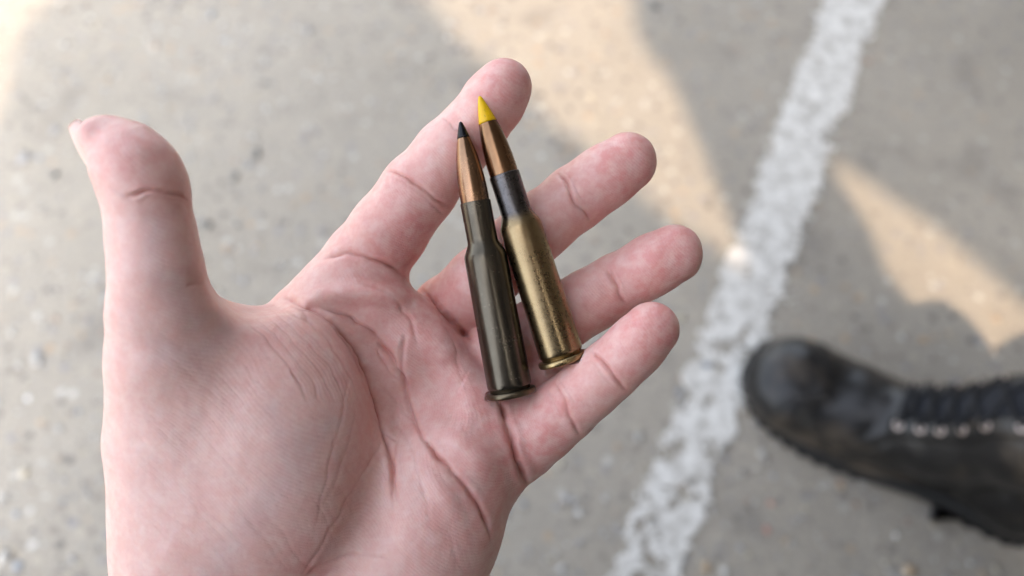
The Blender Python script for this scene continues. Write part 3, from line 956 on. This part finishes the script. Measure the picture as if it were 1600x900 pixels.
# lugs along the edge of the sole, each block on its own
lug0 = None
oo = sole_outline(0.0)
for q in range(0, len(oo), 2):
    p = oo[q]
    if 145 < p[0] < 222: continue
    tgv = oo[(q + 1) % len(oo)] - oo[q - 1]; nn = np.array([tgv[1], -tgv[0]]); nn /= np.linalg.norm(nn)
    if nn @ (p - np.array([150, 2.0])) < 0: nn = -nn
    if lug0 is None:
        lv = [(-9, -3.2, 0), (2.9, -3.2, 0), (2.9, 3.2, 0), (-9, 3.2, 0), (-9, -3.2, 6), (3.4, -3.0, 6), (3.4, 3.0, 6), (-9, 3.2, 6)]
        lf = [(0, 3, 2, 1), (4, 5, 6, 7), (0, 1, 5, 4), (1, 2, 6, 5), (2, 3, 7, 6), (3, 0, 4, 7)]
        lug0 = mesh_obj('tread_lug', lv, lf, rubber, boot, smooth=False); lg = lug0
    else:
        lg = lug0.copy(); C.objects.link(lg); lg.parent = boot
    z0 = 14 * max(0, (45 - p[0]) / 45) ** 2 + 0.1
    lg.matrix_local = SC @ Matrix.Translation((p[0], p[1], z0)) @ Matrix.Rotation(math.atan2(nn[1], nn[0]), 4, 'Z')

set_grid((-8, -66, 14), (400, 68, 290), 2.0)
F = field()
add_ell(F, v3(48, 0, 36), (46, 46, 33), 0, 10)                 # bulbous toe
add_ell(F, v3(100, 1, 38), (70, 47, 36), 0, 20)
add_ell(F, v3(55, 2, 26), (52, 48, 16), 0, 14)
add_cone(F, v3(120, 0, 44), v3(185, 0, 80), 38, 38, 22, pad=20)
add_cone(F, v3(178, 0, 82), v3(222, 0, 150), 38, 45, 25, pad=20)
add_cone(F, v3(222, 0, 150), v3(310, 0, 210), 46, 54, 20, pad=20)
add_cone(F, v3(150, 0, 38), v3(265, 0, 44), 34, 35, 16, pad=20)
add_cone(F, v3(265, 0, 44), v3(280, 0, 118), 36, 38, 20, pad=20)
add_ell(F, v3(110, 1, 22), (105, 50, 12), 0, 10)
Z_ = ax[2][None, None, :]
F = np.maximum(F, (19 - Z_)).astype(np.float32)
F = np.maximum(F, (ax[0][:, None, None] * 0.86 + Z_ * 0.5 - 373)).astype(np.float32)
Vb, Fb = sdf_mesh(F)
# ankle and vamp wrinkles, seam of the toe cap
Nb = normals(Vb, Fb)
wr = np.zeros(len(Vb))
for xc, zc, am in ((112, 60, 1.5), (128, 66, 1.8), (215, 120, 2.5), (240, 130, 2.5), (262, 140, 2.0)):
    q = (Vb[:, 0] - xc) * 0.85 - (Vb[:, 2] - zc) * 0.35 + 5 * vnoise(Vb / 22.0, 31)
    wr -= am * np.exp(-(q / 4.0) ** 2) * np.exp(-((Vb[:, 2] - zc) / 36) ** 2)
q = Vb[:, 0] - 74 + 0.010 * Vb[:, 1] ** 2 + (Vb[:, 2] - 60) * 0.1
wr += 1.4 * (1 / (1 + np.exp(q / 0.9)))
q2 = np.abs(Vb[:, 0] - 232 + 0.2 * (Vb[:, 2] - 40)); wr += 1.2 * (1 / (1 + np.exp(-(Vb[:, 0] - 236 + 0.25 * (Vb[:, 2] - 40)) / 1.0))) * (Vb[:, 2] < 110)
Vb = Vb + Nb * (wr + vnoise(Vb / 14.0, 33) * 0.8)[:, None]
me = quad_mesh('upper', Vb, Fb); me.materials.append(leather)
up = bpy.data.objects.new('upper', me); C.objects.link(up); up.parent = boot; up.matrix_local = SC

# surface height of the upper, for laying things on it
from mathutils.bvhtree import BVHTree
bvh = BVHTree.FromPolygons([Vector(v) for v in Vb.tolist()], [tuple(f) for f in Fb.tolist()])
def on_boot(s, y):
    """s runs up the front of the boot from the vamp; returns point and normal"""
    cx, cz = 0, 0
    A_ = Vector((108, y, 0)); 
    path = [(112, 90), (138, 98), (158, 114), (174, 138), (188, 166), (208, 192), (234, 214), (262, 232)]
    L_ = len(path) - 1
    q = min(L_ - 1e-3, s * L_); i = int(q); f = q - i
    px = path[i][0] * (1 - f) + path[i + 1][0] * f; pz = path[i][1] * (1 - f) + path[i + 1][1] * f
    i2 = min(i + 1, L_)
    d = Vector((path[i2][0] - path[i][0], 0, path[i2][1] - path[i][1])).normalized()
    nrm = Vector((-d.z, 0, d.x))
    o = Vector((px, y, pz)) + nrm * 60
    hit, n_, _, _ = bvh.ray_cast(o, -nrm, 200)
    if hit is None: return Vector((px, y, pz)), nrm
    if n_.dot(nrm) < 0: n_ = -n_
    return hit, n_
# tongue
tv, tf = [], []
NS = 40; NW = 8
for i in range(NS + 1):
    s = 0.10 + 0.88 * i / NS
    for j in range(NW + 1):
        y = (j / NW * 2 - 1) * (14 + 5 * i / NS)
        p, n_ = on_boot(s, y)
        tv.append(p + n_ * (2.2 - 0.6 * abs(j / NW * 2 - 1)))
for i in range(NS):
    for j in range(NW):
        a = i * (NW + 1) + j
        tf.append((a, a + NW + 1, a + NW + 2, a + 1))
tg_ = mesh_obj('tongue', [v[:] for v in tv], tf, cloth, boot); tg_.matrix_local = SC
md = tg_.modifiers.new('thick', 'SOLIDIFY'); md.thickness = 2.4; md.offset = 0
# lacing facings, eyelets and laces
def tube(name, pts, r, mat, parent, seg=8, closed=False):
    pts = [Vector(p) for p in pts]; n = len(pts); vs, fs = [], []
    for i, p in enumerate(pts):
        a = pts[(i - 1) % n] if closed or i > 0 else pts[0]; b = pts[(i + 1) % n] if closed or i < n - 1 else pts[-1]
        d = (b - a).normalized(); u = d.orthogonal().normalized() if i == 0 else (u - d * u.dot(d)).normalized(); v = d.cross(u)
        for q in range(seg):
            an = 2 * math.pi * q / seg
            vs.append((p + u * math.cos(an) * r + v * math.sin(an) * r)[:])
    m = n if closed else n - 1
    for i in range(m):
        for q in range(seg):
            a = i * seg + q; b = i * seg + (q + 1) % seg; c_ = ((i + 1) % n) * seg + (q + 1) % seg; d_ = ((i + 1) % n) * seg + q
            fs.append((a, b, c_, d_))
    if not closed:
        fs.append(tuple(range(seg - 1, -1, -1))); fs.append(tuple((n - 1) * seg + q for q in range(seg)))
    o = mesh_obj(name, vs, fs, mat, parent); o.matrix_local = SC
    return o
for side in (-1, 1):
    vs, fs = [], []
    for i in range(NS + 1):
        s = 0.08 + 0.9 * i / NS
        for j in range(5):
            y = side * (13 + 4 * i / NS + j * 3.6)
            p, n_ = on_boot(s, y)
            vs.append((p + n_ * (3.2 if j in (1, 2, 3) else 1.8))[:])
    for i in range(NS):
        for j in range(4):
            a = i * 5 + j
            fs.append((a, a + 5, a + 6, a + 1))
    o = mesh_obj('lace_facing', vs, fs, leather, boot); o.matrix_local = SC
    md = o.modifiers.new('thick', 'SOLIDIFY'); md.thickness = 2.0; md.offset = 0
SE = [0.12, 0.22, 0.32, 0.43, 0.54, 0.65, 0.76, 0.87, 0.96]
ey0 = None
EP = {}
for side in (-1, 1):
    for k, s in enumerate(SE):
        p, n_ = on_boot(s, side * (19.5 + 4 * s))
        p = p + n_ * 4.4
        EP[side, k] = (p, n_)
        u = n_.orthogonal().normalized(); v = n_.cross(u)
        if ey0 is None:
            prof = [(2.0, 0.0), (2.4, 0.9), (3.4, 1.1), (4.3, 0.7), (4.6, -0.4)]
            vs, fs = [], []
            for (r_, z) in prof:
                for q in range(16):
                    an = 2 * math.pi * q / 16
                    vs.append((r_ * math.cos(an), r_ * math.sin(an), z))
            for i in range(4):
                for q in range(16):
                    a = i * 16 + q; b = i * 16 + (q + 1) % 16
                    fs.append((a, a + 16, b + 16, b))
            ey0 = mesh_obj('eyelet', vs, fs, nickel, boot); o = ey0
        else:
            o = ey0.copy(); C.objects.link(o); o.parent = boot
        o.matrix_local = SC @ (Matrix.Translation(p) @ Matrix((u, v, n_)).transposed().to_4x4())
for k in range(len(SE)):
    (pa, na), (pb, nb) = EP[-1, k], EP[1, k]
    def arc(a, na, b, nb, up_):
        out = []
        for q in range(13):
            f = q / 12
            p, n_ = a.lerp(b, f), na.lerp(nb, f).normalized()
            out.append((p + n_ * (math.sin(f * math.pi) * up_ + 1.0))[:])
        return out
    if k == 0:
        tube('lace', arc(pa, na, pb, nb, 4), 1.9, lace_m, boot)
    if k + 1 < len(SE):
        tube('lace', arc(EP[-1, k][0], EP[-1, k][1], EP[1, k + 1][0], EP[1, k + 1][1], 5), 1.9, lace_m, boot)
        tube('lace', arc(EP[1, k][0], EP[1, k][1], EP[-1, k + 1][0], EP[-1, k + 1][1], 7.5), 1.9, lace_m, boot)
# welt stitching: small stitches along the edge of the sole
vs, fs = [], []
wo = sole_outline(1.2)
for q in range(len(wo)):
    p = wo[q]; nn = wo[(q + 1) % len(wo)] - p; L_ = np.linalg.norm(nn); nn /= L_; tt = np.array([-nn[1], nn[0]])
    z = spring([p], 23)[0]
    for s in (0.1, 0.6):
        b = len(vs); c_ = p + nn * L_ * s
        for (a_, w_, z_) in ((0, -.5, 0), (L_ * .32, -.5, 0), (L_ * .32, .5, 0), (0, .5, 0), (0, -.4, .7), (L_ * .32, -.4, .7), (L_ * .32, .4, .7), (0, .4, .7)):
            r_ = c_ + nn * a_ + tt * w_; vs.append((r_[0], r_[1], z + z_ - 0.3))
        fs += [(b + 4, b + 5, b + 6, b + 7), (b, b + 1, b + 5, b + 4), (b + 1, b + 2, b + 6, b + 5), (b + 2, b + 3, b + 7, b + 6), (b + 3, b, b + 4, b + 7)]
o = mesh_obj('welt_stitching', vs, fs, simple_mat('grey_thread', (0.10, 0.10, 0.10), 0.8, 0, 0.1, 1.0, 0), boot); o.matrix_local = SC

#@@PEOPLE
# ------------------------------------------------------------ the people, out-of-view bodies shaped to shade the ground (metres, world frame)
def figure(name, parent, cones, h=0.018, mat=None):
    pts = np.array([c[0] for c in cones] + [c[1] for c in cones])
    set_grid(pts.min(0) - 0.25, pts.max(0) + 0.25, h)
    F = field()
    for (a, b, ra, rb) in cones:
        add_cone(F, np.array(a, float), np.array(b, float), ra, rb, 0.05, pad=0.08)
    F = np.maximum(F, 0.004 - ax[2][None, None, :]).astype(np.float32)
    V, Q = sdf_mesh(F, 2)
    V = V + normals(V, Q) * (vnoise(V / 0.06, 41) * 0.006 + vnoise(V / 0.025, 42) * 0.002)[:, None]
    me = quad_mesh(name, V, Q); me.materials.append(mat or cloth)
    o = bpy.data.objects.new(name, me); C.objects.link(o)
    if parent is not None:
        o.parent = parent; o.matrix_local = parent.matrix_world.inverted()
    return o
PHOT = [
    ((-0.05, -0.60, 0.95), (-0.04, -0.55, 1.40), 0.18, 0.19),      # trunk
    ((-0.26, -0.50, 1.60), (0.14, -0.50, 1.60), 0.10, 0.10),       # shoulders
    ((-0.04, -0.55, 1.40), (-0.04, -0.52, 1.56), 0.19, 0.16),
    ((0.06, -0.60, 0.88), (0.42, -0.50, 0.62), 0.18, 0.14),        # right thigh, leg set wide
    ((0.42, -0.50, 0.62), (0.53, -0.54, 0.12), 0.13, 0.09),
    ((-0.14, -0.60, 0.88), (-0.40, -0.50, 0.60), 0.18, 0.13),      # left leg
    ((-0.40, -0.50, 0.60), (-0.40, -0.56, 0.12), 0.13, 0.09),
    ((0.08, -0.60, 0.80), (0.24, -0.58, 0.12), 0.15, 0.13),
    ((-0.14, -0.60, 0.80), (-0.14, -0.58, 0.12), 0.15, 0.15),
    ((0.14, -0.50, 1.60), (0.25, -0.50, 1.46), 0.075, 0.065),      # right arm held out
    ((0.25, -0.50, 1.46), (0.42, -0.47, 1.13), 0.06, 0.05),
    ((0.42, -0.47, 1.13), (0.53, -0.46, 1.05), 0.045, 0.035),
    ((-0.26, -0.50, 1.60), (-0.36, -0.48, 1.25), 0.09, 0.085),     # left arm down to the cuff
    ((-0.22, -0.52, 1.40), (-0.35, -0.50, 0.95), 0.16, 0.15),
    ((-0.36, -0.48, 1.25), (-0.26, -0.42, 0.80), 0.07, 0.055),
    ((-0.26, -0.42, 0.80), (-0.10, -0.22, 0.56), 0.055, 0.045),
    ((-0.10, -0.22, 0.56), (-0.065, -0.10, 0.55), 0.045, 0.042),
    ((0.20, -0.52, 0.98), (0.50, -0.48, 0.96), 0.14, 0.08),        # jacket bulk added to fill gaps in the body's shadow
    ((0.05, -0.54, 1.30), (0.27, -0.48, 1.20), 0.16, 0.13),
    ((0.20, -0.54, 0.80), (0.46, -0.50, 0.80), 0.14, 0.12),
]
sleeve = figure('clothing', person, PHOT)
headm = figure('head', person, [((-0.05, -0.50, 1.66), (-0.03, -0.44, 1.76), 0.06, 0.06), ((-0.02, -0.40, 1.79), (-0.02, -0.43, 1.86), 0.078, 0.095)], 0.012, SKIN)
bystander = empty('person', Matrix.Translation((0.85, -0.2, 0)))
tag(bystander, 'bystander in dark trousers who wears the black boot, mostly out of the picture', 'person')
BYS = [
    ((0.53, -0.20, 0.084), (0.53, -0.19, 1.25), 0.088, 0.078),
    ((0.60, -0.30, 0.11), (1.00, -0.26, 0.20), 0.13, 0.20),  # low bulk added to shade the ground below the boot
    ((0.53, -0.19, 1.30), (0.95, -0.32, 1.18), 0.09, 0.20),
    ((0.95, -0.36, 1.15), (1.00, -0.30, 1.62), 0.18, 0.17),
    ((0.80, -0.26, 1.66), (1.14, -0.28, 1.66), 0.085, 0.085),
    ((1.02, -0.30, 1.10), (1.14, -0.08, 0.50), 0.12, 0.08),
    ((1.14, -0.08, 0.46), (0.640, 0.135, 0.190), 0.075, 0.062),
]
figure('clothing', bystander, BYS)
figure('head', bystander, [((0.97, -0.27, 1.64), (0.97, -0.24, 1.73), 0.06, 0.06), ((0.97, -0.21, 1.76), (0.97, -0.23, 1.83), 0.078, 0.095)], 0.012, SKIN)

# unseen plain block, added to shut off the sky on the right
def added_sky_blockers():
    vs, fs = [], []
    x0, x1, y0, y1, h = 2.6, 12.0, -5.0, 9.0, 7.5
    vs = [(x0, y0, 0), (x1, y0, 0), (x1, y1, 0), (x0, y1, 0), (x0, y0, h), (x1, y0, h), (x1, y1, h), (x0, y1, h)]
    fs = [(0, 3, 2, 1), (4, 5, 6, 7), (0, 1, 5, 4), (1, 2, 6, 5), (2, 3, 7, 6), (3, 0, 4, 7)]
    o = mesh_obj('added_sky_wall', vs, fs, simple_mat('blocker_wall', (0.17, 0.155, 0.14), 0.9, 0, 0.2, 3, 0.3), smooth=False)
    tag(o, kind='structure')
    # unseen flat slab, added overhead to darken reflections and shade the hand
    x0, x1, y0, y1, z0, z1 = -0.26, 2.59, -0.85, 4.0, 2.35, 2.55
    vs = [(x0, y0, z0), (x1, y0, z0), (x1, y1, z0), (x0, y1, z0), (x0, y0, z1), (x1, y0, z1), (x1, y1, z1), (x0, y1, z1)]
    o = mesh_obj('added_sky_roof', vs, fs, simple_mat('blocker_roof', (0.17, 0.17, 0.17), 0.7, 0, 0.2, 3, 0.2), smooth=False)
    tag(o, kind='structure')
added_sky_blockers()
